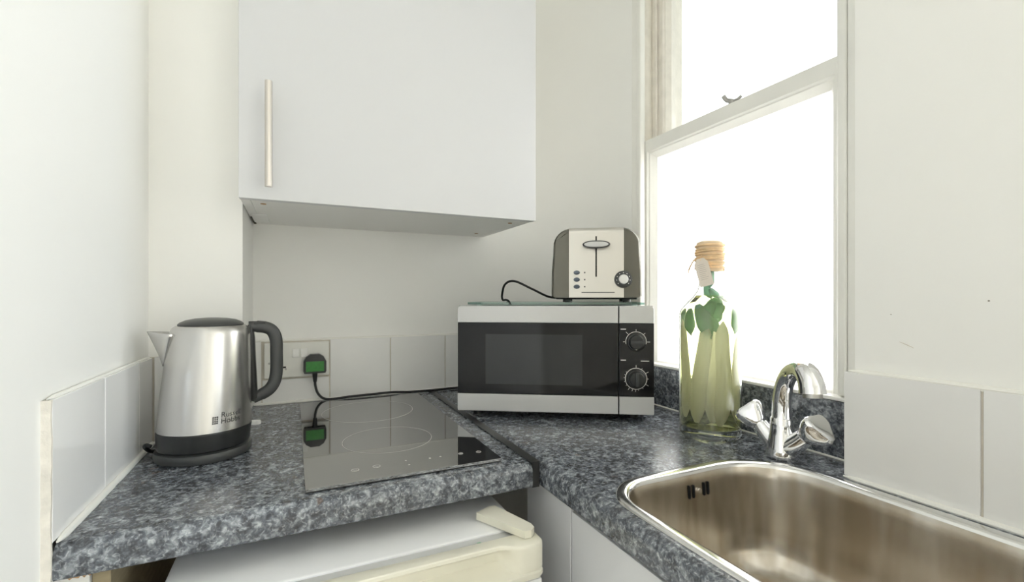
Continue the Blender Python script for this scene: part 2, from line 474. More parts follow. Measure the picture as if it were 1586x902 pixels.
# back wall, front face to -y : local x -> world x
def back_tile(x0, x1, z0=TZ, z1=TZ + TH, wall=None, y=WY - 0.008):
    me = full if abs((x1 - x0) - (0.150 - G)) < 1e-4 and abs(z1 - z0 - TH) < 1e-4 else tile_mesh(x1 - x0, z1 - z0)
    return link('tile', me, wall or wall_back, (x0, y, z0))
back_tile(-0.088, -0.072)                                   # sliver beside the boxing
back_tile(-0.0695, 0.081, TZ, TZ + 0.056)                   # cut tile under the socket
back_tile(0.0835, 0.2335); back_tile(0.236, 0.386); back_tile(0.3885, 0.5385)
for x0, x1 in ((LX + 0.010, -0.1575), (-0.155, -0.091)):
    back_tile(x0, x1, wall=wall_boxing, y=1.027 - 0.008)
back = bx(-0.088, 0.540, WY - 0.006, WY - 0.0005, TZ, TZ + TH)
part('grout_bed', back, M['grout'], wall_back, smooth=False)
part('grout_bed', bx(LX, -0.091, 1.0215, 1.0265, TZ, TZ + TH), M['grout'], wall_boxing, smooth=False)
# left wall, facing +x
def side_tile(y0, y1, wall, x, face):
    me = full if abs((y1 - y0) - (0.150 - G)) < 1e-4 else tile_mesh(y1 - y0, TH)
    if face > 0: return link('tile', me, wall, (x, y0, TZ), (0, 0, PI / 2))       # front looks +x
    return link('tile', me, wall, (x, y1, TZ), (0, 0, -PI / 2))
for y0, y1 in ((0.6415, 0.789), (0.7915, 0.939), (0.9415, 1.0185)):
    side_tile(y0, y1, wall_left, LX + 0.008, 1)
part('grout_bed', bx(LX + 0.0002, LX + 0.0055, 0.640, 1.026, TZ, TZ + TH), M['grout'], wall_left, smooth=False)
bm = new()
zz = [0.70 + i * (TZ + TH - 0.70) / 26 for i in range(27)]
rows = []
for z in zz:
    j = random.uniform(-0.0008, 0.0008); k = random.uniform(-0.0006, 0.0006)
    rows.append([(LX - 0.001, 0.6415, z), (LX - 0.001, 0.6365 + j, z), (LX + 0.0078 + k, 0.6378 + j, z), (LX + 0.0078 + k, 0.6412, z)])
loft(bm, rows, True, True, True)
part('plaster_edge', bm, M['plaster_edge'], wall_left, smooth=False)
# right wall, facing -x
for y0, y1 in ((0.255, 0.4025), (0.105, 0.2525), (-0.045, 0.1025)):
    side_tile(y0, y1, wall_right, RX - 0.008, -1)
part('grout_bed', bx(RX - 0.0055, RX - 0.0002, -0.045, 0.400, TZ, TZ + TH), M['grout'], wall_right, smooth=False)

def bead(p0, p1, r, wall, name='sealant_bead'):
    bm = new()
    n = 24
    P = [Vector(p0).lerp(Vector(p1), i / n) for i in range(n + 1)]
    R_ = [r * random.uniform(0.9, 1.1) for _ in P]; R_[0] = R_[-1] = r * 0.25
    tube(bm, P, R_, 8)
    part(name, bm, M['sealant'], wall)
bead((-0.088, WY - 0.010, WT + 0.002), (0.545, WY - 0.010, WT + 0.002), 0.0042, wall_back)
bead((-0.085, WY - 0.004, TZ + TH + 0.001), (0.54, WY - 0.004, TZ + TH + 0.001), 0.0035, wall_back)
bead((LX + 0.010, 0.646, WT + 0.002), (LX + 0.010, 1.02, WT + 0.002), 0.0048, wall_left)
bead((LX + 0.004, 0.640, TZ + TH + 0.001), (LX + 0.004, 1.02, TZ + TH + 0.001), 0.0028, wall_left)
bead((RX - 0.010, -0.04, WT + 0.002), (RX - 0.010, 0.402, WT + 0.002), 0.0042, wall_right)
bead((RX - 0.004, -0.04, TZ + TH + 0.001), (RX - 0.004, 0.398, TZ + TH + 0.001), 0.0038, wall_right)
bead((LX + 0.01, 1.017, WT + 0.002), (-0.09, 1.017, WT + 0.002), 0.004, wall_boxing)
# little marks on the right wall
for (y, z, r) in ((0.2503, 1.156, 0.0010), (0.3475, 1.137, 0.0007)):
    bm = new(); cyl(bm, (RX - 0.0004, y, z), (RX + 0.002, y, z), r, 10); part('nail_hole', bm, M['spot'], wall_right)
bm = new(); tube(bm, [(RX - 0.0001, 0.338, 1.101), (RX - 0.0003, 0.330, 1.098), (RX - 0.0001, 0.322, 1.094)], [0.0003, 0.0007, 0.0003], 6); part('scuff', bm, M['plaster_edge'], wall_right)

# ---- sash window
win = tag(root('window_1', (0.83, (OY0 + OY1) / 2, OZ0)), 'white painted sash window with frosted lower pane', None, None, 'structure')
def wp(name, bm, mat, parent=win, **k):
    o = part(name, bm, mat, parent, **k)
    if parent is win: o.matrix_parent_inverse = Matrix.Translation(-Vector(win.location))
    return o
# lining boards
wp('pulley_stile', bx(0.8165, 0.958, OY1 - 0.012, OY1, OZ0, OZ1), M['old_paint'], smooth=False)
wp('pulley_stile', bx(0.8165, 0.958, OY0, OY0 + 0.008, OZ0, OZ1), M['gloss_paint'], smooth=False)
wp('head_lining', bx(0.8165, 0.958, OY0 + 0.008, OY1 - 0.012, OZ1 - 0.02, OZ1), M['gloss_paint'], smooth=False)
wp('sill', bx(0.8165, 0.985, OY0 + 0.008, OY1 - 0.012, OZ0, OZ0 + 0.02), M['gloss_paint'], smooth=False)
# staff beads and flat casing on the room side
wp('staff_bead', bx(0.7985, 0.8155, 0.929, 0.946, OZ0 + 0.045, OZ1, 0.004, 3), M['gloss_paint'])
wp('casing', bx(0.801, 0.8160, 0.9465, 0.966, OZ0 + 0.045, OZ1, 0.003, 2), M['gloss_paint'])
wp('staff_bead', bx(0.7985, 0.8155, 0.4425, 0.4575, OZ0 + 0.045, OZ1, 0.004, 3), M['gloss_paint'])
wp('casing', bx(0.801, 0.8160, 0.393, 0.442, OZ0 + 0.045, OZ1, 0.002, 2), M['gloss_paint'])
wp('parting_bead', bx(0.8515, 0.8585, 0.930, 0.9455, OZ0 + 0.02, OZ1 - 0.02, 0.002, 2), M['old_paint'])
wp('parting_bead', bx(0.8515, 0.8585, 0.4485, 0.4600, OZ0 + 0.02, OZ1 - 0.02, 0.002, 2), M['gloss_paint'])

def sash(name, xa, xb, y0, y1, z0, z1, st, top, bot, cham, mat, glassmat, gname, glabel):
    """frame with a chamfered inner edge; xa is the room side"""
    bm = new()
    iy0, iy1, iz0, iz1 = y0 + st, y1 - st, z0 + bot, z1 - top
    def loop(x, ins):
        return [(x, iy0 - ins, iz0 - ins), (x, iy1 + ins, iz0 - ins), (x, iy1 + ins, iz1 + ins), (x, iy0 - ins, iz1 + ins)]
    O = lambda x: [(x, y0, z0), (x, y1, z0), (x, y1, z1), (x, y0, z1)]
    xm = (xa + xb) / 2
    loops = [O(xa), loop(xa, cham), loop(xa + 0.004, cham - 0.003), loop(xa + 0.0045, cham - 0.0055), loop(xm + 0.002, 0.0), loop(xb, 0.0), O(xb), O(xa)]
    loft(bm, loops)
    bmesh.ops.remove_doubles(bm, verts=bm.verts[:], dist=1e-6)
    s = wp(name, bm, mat, smooth=False)
    g = part('glass_pane', bx(xm + 0.002, xm + 0.006, iy0 - 0.004, iy1 + 0.004, iz0 - 0.004, iz1 + 0.004), glassmat, s, smooth=False, label=glabel)
    return s
MZ = CAMZ + 0.402
lower = sash('lower_sash', 0.8170, 0.8510, 0.4495, 0.9445, OZ0 + 0.021, MZ, 0.037, 0.046, 0.024, 0.017, M['gloss_paint'], M['frost'], 'glass', 'frosted white glass pane')
upper = sash('upper_sash', 0.8595, 0.8920, 0.4495, 0.9445, MZ - 0.042, OZ1 - 0.021, 0.042, 0.05, 0.040, 0.012, M['old_paint'], M['clear'], 'glass', 'clear glass pane')
# cam fastener on the meeting rail and lift hook outside the frosted pane
bm = new()
fy, fz = 0.685, MZ
box(bm, 0.824, 0.846, fy - 0.020, fy + 0.020, fz + 0.0005, fz + 0.004, 0.001)
cyl(bm, (0.835, fy, fz + 0.004), (0.835, fy, fz + 0.013), 0.008, 20, 0.006)
tube(bm, catmull([(0.835, fy, fz + 0.012), (0.833, fy + 0.012, fz + 0.018), (0.831, fy + 0.018, fz + 0.028)], 5), 0.0045, 10)
tube(bm, catmull([(0.835, fy, fz + 0.011), (0.837, fy - 0.012, fz + 0.012), (0.838, fy - 0.02, fz + 0.016)], 5), 0.003, 10)
wp('sash_fastener', bm, M['brass'], label='small metal cam fastener')
bm = new()
tube(bm, catmull([(0.875, 0.70, MZ - 0.04), (0.885, 0.69, MZ - 0.065), (0.885, 0.66, MZ - 0.078), (0.885, 0.63, MZ - 0.065), (0.875, 0.62, MZ - 0.04)], 6), 0.005, 8)
wp('sash_lift', bm, M['brass'])

# ================================================================== WORKTOPS
# ---- left run (hob) : profile extruded along x, front bullnose at y = 0.640
FY = 0.640
def nose(c0, back, z1, th, r):
    """profile (c,z): rounded at the front c0"""
    p = []
    for k in range(9):
        a = PI / 2 + (PI / 2) * k / 8
        p.append((c0 + r + r * math.cos(a), z1 - r + r * math.sin(a)))
    for k in range(7):
        a = PI + (PI / 2) * k / 6
        q = r * 0.35
        p.append((c0 + q + q * math.cos(a), z1 - th + q + q * math.sin(a)))
    p += [(back, z1 - th), (back, z1)]
    return p
wl = root('worktop', (0.05, 0.9, WT - 0.038), 0, 'grey speckled granite-look worktop carrying the kettle and hob', 'worktop')
bm = new(); prism(bm, nose(FY, 1.024, WT, 0.038, 0.014), 'x', -0.2279, 0.337)
p0 = part('slab', bm, M['granite'], wl); p0.matrix_parent_inverse = Matrix.Translation(-Vector(wl.location))
bm = new(); prism(bm, nose(1.0235, WY - 0.001, WT, 0.038, 0.0004), 'x', -0.0895, 0.337)
p1 = part('slab', bm, M['granite'], wl); p1.matrix_parent_inverse = Matrix.Translation(-Vector(wl.location))
bm = new()
prism(bm, [(0.3375, WT - 0.038), (0.3375, WT + 0.0006), (0.3345, WT + 0.0012), (0.3345, WT + 0.0022), (0.3500, WT + 0.0022), (0.3500, WT + 0.0012), (0.3495, WT + 0.0006), (0.3495, WT - 0.038)], 'y', FY + 0.0015, WY - 0.012)
st = part('joining_strip', bm, M['strip'], wl, label='dark metal joining strip'); st.matrix_parent_inverse = Matrix.Translation(-Vector(wl.location))

# ---- right run with the sink cut-out
SX0, SX1, SY0, SY1 = 0.369, 0.706, 0.02, 0.527
SR = (0.120, 0.078, 0.09, 0.09)
def sink_loop(ins, z):
    return [(x, y, z) for x, y in rrect(SX0 + ins, SX1 - ins, SY0 + ins, SY1 - ins, [max(0.01, r - ins) for r in SR], 12)]
wr = root('worktop', (0.57, 0.5, WT - 0.038), 0, 'grey speckled granite-look worktop cut out round the steel sink', 'worktop')
bm = new()
outer = [(0.3665, -0.35), (RX - 0.009, -0.35), (RX - 0.009, 0.4035), (0.7895, 0.4035), (0.7895, 1.030), (0.730, 1.180), (0.560, WY - 0.009), (0.3665, WY - 0.009)]
ov = [bm.verts.new((x, y, WT)) for x, y in outer]
iv = [bm.verts.new(p) for p in sink_loop(0.010, WT)]
es = [bm.edges.new((a[i], a[(i + 1) % len(a)])) for a in (ov, iv) for i in range(len(a))]
bmesh.ops.triangle_fill(bm, use_beauty=True, use_dissolve=False, edges=es)
r = bmesh.ops.extrude_face_region(bm, geom=bm.faces[:])
for v in r['geom']:
    if isinstance(v, bmesh.types.BMVert): v.co.z -= 0.038
bm2 = new(); prism(bm2, nose(0.3505, 0.3667, WT, 0.038, 0.014), 'y', -0.35, WY - 0.009)
tmp = bpy.data.meshes.new('t'); bm2.to_mesh(tmp); bm2.free(); bm.from_mesh(tmp)
o = part('slab', bm, M['granite'], wr); o.matrix_parent_inverse = Matrix.Translation(-Vector(wr.location))

# ---- upstand under the window
up = root('upstand', (0.80, 0.83, WT), 0, 'dark speckled upstand strip running below the sash window', 'upstand')
bm = new(); box(bm, 0.7905, 0.8055, 0.404, 1.020, WT + 0.001, CAMZ - 0.168, 0.001)
o = part('strip', bm, M['granite'], up); o.matrix_parent_inverse = Matrix.Translation(-Vector(up.location))
bm = new()
tube(bm, [(0.7895, 0.405 + i * 0.0077, WT + 0.0012) for i in range(80)], 0.0018, 6)
o = part('sealant_bead', bm, M['sealant'], up); o.matrix_parent_inverse = Matrix.Translation(-Vector(up.location))
bm = new(); box(bm, 0.7925, 0.8165, 0.394, 0.966, CAMZ - 0.1675, CAMZ - 0.1610, 0.002)
sl = struct('trim_1', bm, M['gloss_paint'], True, 'white painted ledge on top of the upstand below the window')

# ================================================================== SINK
def inv(o, r):
    o.matrix_parent_inverse = Matrix.Translation(-Vector(r.location)); return o
sk = root('sink', (0.537, 0.27, WT), 0, 'inset stainless steel sink bowl with brownish stains', 'sink')
bm = new()
prof = [(0.0, 0.0002), (0.0015, 0.0024), (0.004, 0.0032), (0.012, 0.0030), (0.0165, 0.0012), (0.0185, -0.003), (0.0205, -0.02), (0.027, -0.10), (0.031, -0.122), (0.040, -0.140), (0.055, -0.1495), (0.075, -0.153), (0.11, -0.1545)]
loops = [sink_loop(i, WT + z) for i, z in prof]
rows = loft(bm, loops)
bm.faces.new(rows[-1])
bm.faces.ensure_lookup_table()
n = len(loops[0])
for k, f in enumerate(bm.faces):
    f.material_index = 1 if k < 5 * n else 0
o = part('bowl', bm, [M['sink_steel'], M['rim_steel']], sk, angle=60); inv(o, sk)
md = o.modifiers.new('sheet', 'SOLIDIFY'); md.thickness = 0.0008; md.offset = -1
md.use_rim = False
# overflow slots on the far end wall
for k, x in enumerate((0.5265, 0.5345, 0.5560, 0.5640)):
    bm = new()
    y = SY1 - 0.0212
    for ti, (zz, yy) in enumerate(((WT - 0.018, y - 0.0003), (WT - 0.036, y - 0.0017))):
        pass
    tube(bm, [(x, y + 0.0002, WT - 0.0175), (x, y - 0.0002, WT - 0.0195), (x, y - 0.0012, WT - 0.0345), (x, y - 0.0012, WT - 0.0365)], [0.0012, 0.0021, 0.0021, 0.0012], 10)
    inv(part('overflow_slot', bm, M['void'], sk), sk)
bm = new(); cyl(bm, (0.5455, SY1 - 0.0215, WT - 0.027), (0.5455, SY1 - 0.0245, WT - 0.0272), 0.0032, 16)
inv(part('overflow_screw', bm, M['chrome'], sk), sk)
bm = new(); lathe(bm, [(0.043, 0.0004), (0.043, 0.002), (0.034, 0.002), (0.030, -0.001), (0.028, -0.004)], 40)
dr = part('drain', bm, M['chrome'], sk, (0.0, 0.0, -0.154)); 
bm = new(); lathe(bm, [(0.026, -0.002), (0.026, 0.004), (0.02, 0.008), (0.003, 0.008)], 32)
part('plug', bm, M['black'], dr)

# ================================================================== TAP
tp = root('mixer_tap', (0.7175, 0.4945, WT + 0.0006), 0, 'chrome mixer tap with two angled knobs behind the sink', 'tap')
bm = new()
# foot, collar and two thick arms spreading along y
lathe(bm, [(0.0225, 0.0), (0.0235, 0.002), (0.0235, 0.006), (0.0215, 0.018), (0.0185, 0.036), (0.0170, 0.052), (0.0168, 0.0625), (0.0158, 0.0645)], 40)
for s_ in (-1, 1):
    tube(bm, catmull([(0, 0, 0.012), (0, s_ * 0.012, 0.019), (0, s_ * 0.026, 0.031), (0, s_ * 0.038, 0.043)], 5), [0.0175 - 0.0042 * i / 15 for i in range(16)], 28)
part('body', bm, M['chrome'], tp, angle=50)
sd = Vector((-0.50, -0.866, 0)).normalized()
bm = new()
path = [Vector((0, 0, 0.063)), Vector((0, 0, 0.078)), Vector((0, 0, 0.100)) + sd * 0.002, Vector((0, 0, 0.124)) + sd * 0.011, Vector((0, 0, 0.143)) + sd * 0.030, Vector((0, 0, 0.151)) + sd * 0.054, Vector((0, 0, 0.1475)) + sd * 0.074, Vector((0, 0, 0.134)) + sd * 0.086, Vector((0, 0, 0.121)) + sd * 0.089]
pp = catmull(path, 6)
rr = []
for i in range(len(pp)):
    t = i / (len(pp) - 1)
    rr.append(0.0152 - 0.0016 * math.sin(PI * min(1, t * 1.4)) + (0.0022 * max(0, (t - 0.6) / 0.4)))
tube(bm, pp, rr, 28, up=None)
sp = part('spout', bm, M['chrome'], tp, angle=50)
e = pp[-1]; dd = (pp[-1] - pp[-2]).normalized()
bm = new(); cyl(bm, e, e + dd * 0.006, 0.0125, 24)
part('aerator', bm, M['brass'], sp)
for s in (-1, 1):
    ax = Vector((0, s * 0.74, 0.67)).normalized()
    b0 = Vector((0, s * 0.0375, 0.0425))
    bm = new()
    cyl(bm, b0 - ax * 0.004, b0 + ax * 0.003, 0.0105, 24)
    part('valve_stem', bm, M['chrome'], tp)
    # knob: three-lobed faceted head flaring outward
    bm = new()
    u = Vector((1, 0, 0)); v = ax.cross(u).normalized()
    c0 = b0 + ax * 0.002
    loops = []
    for t, r, lob in ((0, 0.0125, 0.0), (0.003, 0.0150, 0.03), (0.012, 0.0190, 0.10), (0.022, 0.0228, 0.15), (0.029, 0.0230, 0.16), (0.033, 0.0210, 0.16), (0.035, 0.016, 0.14)):
        lp = []
        for k in range(36):
            a = 2 * PI * k / 36
            q = r * (1 + lob * math.cos(3 * (a + (PI / 2 if s > 0 else -PI / 6))))
            lp.append(c0 + ax * t + u * (q * math.cos(a)) + v * (q * math.sin(a)))
        loops.append(lp)
    loft(bm, loops, True, True, True)
    part('knob', bm, M['chrome'], tp, angle=28)

# ================================================================== HOB
HX0, HX1, HY0, HY1 = 0.013, 0.297, 0.669, 1.219
hb = root('ceramic_hob', ((HX0 + HX1) / 2, (HY0 + HY1) / 2, WT + 0.0003), 0, 'black glass two-ring hob set into the worktop', 'hob')
hw, hd = (HX1 - HX0) / 2, (HY1 - HY0) / 2
part('trim_frame', bx(-hw + 0.001, hw - 0.001, -hd + 0.001, hd - 0.001, 0, 0.0015), M['black'], hb, smooth=False)
part('glass', bx(-hw, hw, -hd, hd, 0.0016, 0.0056, 0.0002, 1), M['hob'], hb)
gz = 0.0057
for (x, y, r) in ((0.152, 0.846, 0.0775), (0.150, 1.074, 0.097)):
    bm = new(); ring(bm, (x - hb.location.x, y - hb.location.y), r - 0.0009, r, gz - 0.0004, 0.0006, 96)
    part('cooking_zone_ring', bm, M['mark'], hb)
for (x, y, r) in ((0.081, 0.714, 0.0058), (0.112, 0.716, 0.0058), (0.245, 0.717, 0.004)):
    bm = new(); ring(bm, (x - hb.location.x, y - hb.location.y), r - 0.001, r, gz - 0.0004, 0.0006, 28)
    box(bm, x - hb.location.x - r * 0.5, x - hb.location.x + r * 0.5, y - hb.location.y - 0.0005, y - hb.location.y + 0.0005, gz - 0.0003, gz + 0.0002)
    part('control_mark', bm, M['mark'], hb)
for (x, y) in ((0.157, 0.722), (0.158, 0.702), (0.211, 0.7165), (0.194, 0.7165)):
    bm = new(); cyl(bm, (x - hb.location.x, y - hb.location.y, gz - 0.0003), (x - hb.location.x, y - hb.location.y, gz + 0.0002), 0.0016, 12)
    part('control_dot', bm, M['mark'], hb)
# touch key at the right front corner
bm = new()
kx, ky = 0.2745 - hb.location.x, 0.7125 - hb.location.y
ring(bm, (kx, ky), 0.0032, 0.0042, gz - 0.0003, 0.0005, 24); box(bm, kx - 0.0004, kx + 0.0004, ky + 0.001, ky + 0.0055, gz - 0.0003, gz + 0.0002)
part('power_mark', bm, M['mark'], hb)

# ================================================================== KETTLE
kt = root('kettle', (-0.135, 0.917, WT + 0.0004), math.radians(8.4), 'brushed steel kettle with black handle, standing on its power base', 'kettle')
koff = lambda z: 0.0095 * max(0.0, min(1.0, (z - 0.018) / 0.19))
bm = new(); lathe(bm, [(0.060, 0.0), (0.0675, 0.001), (0.0690, 0.004), (0.0690, 0.011), (0.0675, 0.0145), (0.062, 0.0165), (0.03, 0.0168)], 72)
pb = part('power_base', bm, M['dark'], kt)
bm = new(); tube(bm, catmull([(-0.060, 0.024, 0.008), (-0.073, 0.020, 0.011), (-0.0790, 0.008, 0.021), (-0.0765, -0.006, 0.028), (-0.0700, -0.010, 0.026)], 6), 0.0030, 10)
part('cable', bm, M['cable'], pb)
bm = new(); lathe(bm, [(0.055, 0.0172), (0.0645, 0.0180), (0.0655, 0.020), (0.0672, 0.0445), (0.0666, 0.0462)], 72, off=koff)
part('lower_collar', bm, M['black'], kt)
bm = new(); lathe(bm, [(0.0660, 0.0462), (0.0668, 0.0472), (0.0662, 0.060), (0.0640, 0.11), (0.0610, 0.16), (0.0583, 0.196), (0.0570, 0.204), (0.0540, 0.2100), (0.0495, 0.2130), (0.044, 0.2135)], 96, off=koff)
kb = part('body', bm, M['kettle_steel'], kt)
bm = new(); lathe(bm, [(0.0470, 0.2134), (0.0472, 0.2155), (0.044, 0.2185), (0.036, 0.2222), (0.024, 0.2246), (0.010, 0.2257), (0.002, 0.2258)], 64, c=(0.0095, 0))
part('lid', bm, M['dark'], kt)
# pouring lip
bm = new()
loops = []
N = 16
cx = 0.009
for t in [i / 10 for i in range(11)]:
    z = 0.150 + t * 0.052
    half = 0.50 * t ** 0.75 + 0.02
    rb = 0.0620 - 0.0043 * (z - 0.15) / 0.05
    lp = []
    for k in range(N + 1):
        s = -1 + 2 * k / N
        a = PI + s * half
        out = 0.0262 * t ** 1.15 * (1 - abs(s)) ** 0.85
        r = rb + out - 0.0008 * (abs(s) > 0.99)
        lp.append((cx * (0.72 + 0.2 * t) + r * math.cos(a), r * math.sin(a), z + 0.004 * t * (1 - abs(s))))
    loops.append(lp)
loft(bm, loops, False)
so = part('spout', bm, M['kettle_steel'], kt, angle=60)
md = so.modifiers.new('wall', 'SOLIDIFY'); md.thickness = 0.001; md.offset = -1
bm = new()
top = loops[-1]
vs = [bm.verts.new((x * 0.995, y * 0.98, z - 0.003)) for x, y, z in top]
bm.faces.new(vs)
part('spout_opening', bm, M['dark'], so, smooth=False)
# handle: D loop and the strip that joins it to the body
hp = catmull([(0.064, 0, 0.2085), (0.075, 0, 0.2085), (0.090, 0, 0.2065), (0.1010, 0, 0.1995), (0.1068, 0, 0.184), (0.1075, 0, 0.160), (0.1075, 0, 0.130), (0.1045, 0, 0.110), (0.0965, 0, 0.0965), (0.084, 0, 0.0885), (0.070, 0, 0.083)], 7)
bm = new(); tube(bm, hp, [0.0105 if 0.1 < i / len(hp) < 0.9 else 0.0095 for i in range(len(hp))], 20, flat=0.74, up=(0, 1, 0))
# (flat scales the y radius through "up")
hd_o = part('handle', bm, M['dark'], kt)
bm = new(); tube(bm, [(0.0665, 0, 0.212), (0.0675, 0, 0.19), (0.0690, 0, 0.15), (0.0710, 0, 0.11), (0.0720, 0, 0.085), (0.0715, 0, 0.078)], [0.004, 0.0062, 0.0062, 0.0062, 0.006, 0.003], 16, flat=1.7, up=(0, 1, 0))
part('handle_strip', bm, M['black'], hd_o)
bm = new(); box(bm, 0.070, 0.090, -0.007, 0.007, 0.2115, 0.2165, 0.002, 2); part('lid_button', bm, M['black'], hd_o)
# printed lettering wrapped on the steel
def wrap(me, x0, z0):
    for v in me.vertices:
        x, z = x0 + v.co.x, z0 + v.co.y
        r = 0.0662 - 0.00044 * (z - 0.060) / 0.01 + 0.0003
        a = -PI / 2 + x / r
        v.co = (koff(z) + r * math.cos(a), r * math.sin(a), z)
    me.materials.append(M['dark'])
for body, z0 in (('Russell', 0.0695), ('Hobbs', 0.0600)):
    me = text_mesh(body, 0.0118); wrap(me, 0.0190, z0)
    link('lettering', me, kb)
bm = new()
for i in range(3):
    for j in range(4):
        box(bm, i * 0.0028, i * 0.0028 + 0.0021, j * 0.0031, j * 0.0031 + 0.0024, 0, 0.0001)
lm = bpy.data.meshes.new('emblem'); bm.to_mesh(lm); bm.free(); wrap(lm, 0.0075, 0.0605)
link('emblem', lm, kb)

# small white cap on the worktop behind the kettle
bm = new()
lp = rrect(-0.014, 0.014, -0.006, 0.006, (0.0055,) * 4, 6)
loft(bm, [[(x, y, 0) for x, y in lp], [(x, y, 0.006) for x, y in lp], [(x * 0.93, y * 0.86, 0.0075) for x, y in lp]], True, True, True)
tag(part('plastic_cap', bm, M['white_plastic'], loc=(-0.0760, 1.083, WT + 0.0003), rot=(0, 0, -0.1)), 'small white plastic cap on the worktop behind the kettle', 'cap')

# ================================================================== SOCKET AND PLUG
PY = WY - 0.0085
sc = root('double_socket', (0.0075, PY, CAMZ - 0.1535), 0, 'white double wall socket above the hob corner', 'socket')
part('faceplate', bx(-0.073, 0.073, -0.009, 0, -0.043, 0.043, 0.003, 3), M['socket'], sc)
for x in (-0.0115, 0.0075):
    bm = new(); box(bm, x, x + 0.0155, -0.0125, -0.0085, 0.006, 0.0275, 0.0015, 2)
    part('rocker_switch', bm, M['switch'], sc)
for (x0, x1, z0, z1) in ((-0.042, -0.038, 0.001, 0.009), (-0.0545, -0.047, -0.019, -0.015), (-0.033, -0.0255, -0.019, -0.015)):
    part('pin_slot', bx(x0, x1, -0.0094, -0.0085, z0, z1), M['void'], sc, smooth=False)
for x in (-0.062, -0.026 + 0.0):
    bm = new(); cyl(bm, (x, -0.0088, -0.006 if x < -0.05 else -0.0215), (x, -0.0097, -0.006 if x < -0.05 else -0.0215), 0.0026, 14)
    part('screw', bm, M['brass'], sc)

pg = root('mains_plug', (0.0465, PY - 0.0095, CAMZ - 0.166), 0, 'black mains plug with green face and trailing cable in the socket', 'plug')
poly = [(-0.024, -0.021), (0.024, -0.021), (0.026, -0.016), (0.026, 0.008), (0.020, 0.019), (0.010, 0.0255), (-0.010, 0.0255), (-0.020, 0.019), (-0.026, 0.008), (-0.026, -0.016)]
bm = new(); prism(bm, poly, 'y', -0.020, -0.0003, 0.002)
bd = part('body', bm, M['black'], pg)
bm = new(); box(bm, -0.0205, 0.0205, -0.0215, -0.0195, -0.0165, 0.0085, 0.0009, 2)
part('green_label', bm, M['green'], bd, label='green label on the plug face')
bm = new(); cyl(bm, (0, -0.010, -0.020), (0.0005, -0.010, -0.043), 0.0062, 16, 0.0042)
part('cord_grip', bm, M['black'], bd)
px, py_, pz = pg.location
cp = [(0.0005, -0.010, -0.040), (0.001, -0.011, -0.052), (0.006, -0.015, -0.070), (0.018, -0.019, -0.0835), (0.038, -0.021, -0.0875), (0.08, -0.022, -0.0850), (0.13, -0.020, -0.0845), (0.19, -0.015, -0.0845), (0.235, -0.010, -0.0885), (0.28, -0.010, -0.0890), (0.36, -0.004, -0.0895), (0.44, -0.004, -0.0895), (0.50, -0.008, -0.085)]
bm = new(); tube(bm, catmull(cp, 8), 0.0030, 10)
part('cable', bm, M['cable'], pg)

# ================================================================== MICROWAVE
mw = root('microwave', (0.498, 0.8505, WT + 0.0003), math.radians(-31.25), 'silver and black countertop microwave oven with two dials', 'microwave')
W2 = 0.207
dxs = -W2 + 0.342                  # gap between door and control panel
Z0, Z1, ZB, ZT = 0.016, 0.242, 0.053, 0.2055
part('case', bx(-W2 + 0.003, W2 - 0.003, 0.017, 0.205, Z0 + 0.002, Z1 - 0.001, 0.004, 2), M['mw_body'], mw)
for x in (-0.17, 0.17):
    for y in (0.045, 0.18):
        bm = new(); cyl(bm, (x, y, 0), (x, y, Z0 + 0.003), 0.012, 20); part('foot', bm, M['black'], mw)
dr_o = part('door', bx(-W2 + 0.0008, dxs - 0.0012, 0.002, 0.0165, Z0, Z1, 0.002, 2), M['black'], mw)
part('glass_front', bx(-W2, dxs - 0.0012, -0.0010, 0.0018, ZB, ZT, 0.0006, 1), M['mw_glass'], dr_o)
part('viewing_window', bx(-W2 + 0.061, -W2 + 0.267, -0.0013, -0.0009, 0.074, 0.181), M['mw_window'], dr_o, smooth=False)
def corner_strip(z0, z1, x0, x1, rl, rr_):
    bm = new()
    if z0 > 0.1: lp = rrect(x0, x1, z0, z1, (rr_, rl, 0.0008, 0.0008), 6)
    else: lp = rrect(x0, x1, z0, z1, (0.0008, 0.0008, rl, rr_), 6)
    loft(bm, [[(x, 0.0018, z) for x, z in lp], [(x, -0.0025, z) for x, z in lp], [(x + (0.001 if x < (x0 + x1) / 2 else -0.001), -0.0035, z + (0.001 if z < (z0 + z1) / 2 else -0.001)) for x, z in lp]], True, True, True)
    return bm
part('upper_band', corner_strip(ZT + 0.0003, Z1, -W2, dxs - 0.0012, 0.007, 0.001), M['silver'], dr_o)
part('lower_band', corner_strip(Z0, ZB - 0.0003, -W2, dxs - 0.0012, 0.003, 0.001), M['silver'], dr_o)
cp_o = part('control_panel', bx(dxs + 0.0012, W2 - 0.0008, 0.002, 0.0165, Z0, Z1, 0.002, 2), M['black'], mw)
part('panel_front', bx(dxs + 0.0012, W2, -0.0010, 0.0018, ZB, ZT, 0.0006, 1), M['mw_glass'], cp_o)
part('upper_band', corner_strip(ZT + 0.0003, Z1, dxs + 0.0012, W2, 0.001, 0.007), M['silver'], cp_o)
part('lower_band', corner_strip(Z0, ZB - 0.0003, dxs + 0.0012, W2, 0.001, 0.003), M['silver'], cp_o)
dcx = -W2 + 0.3775
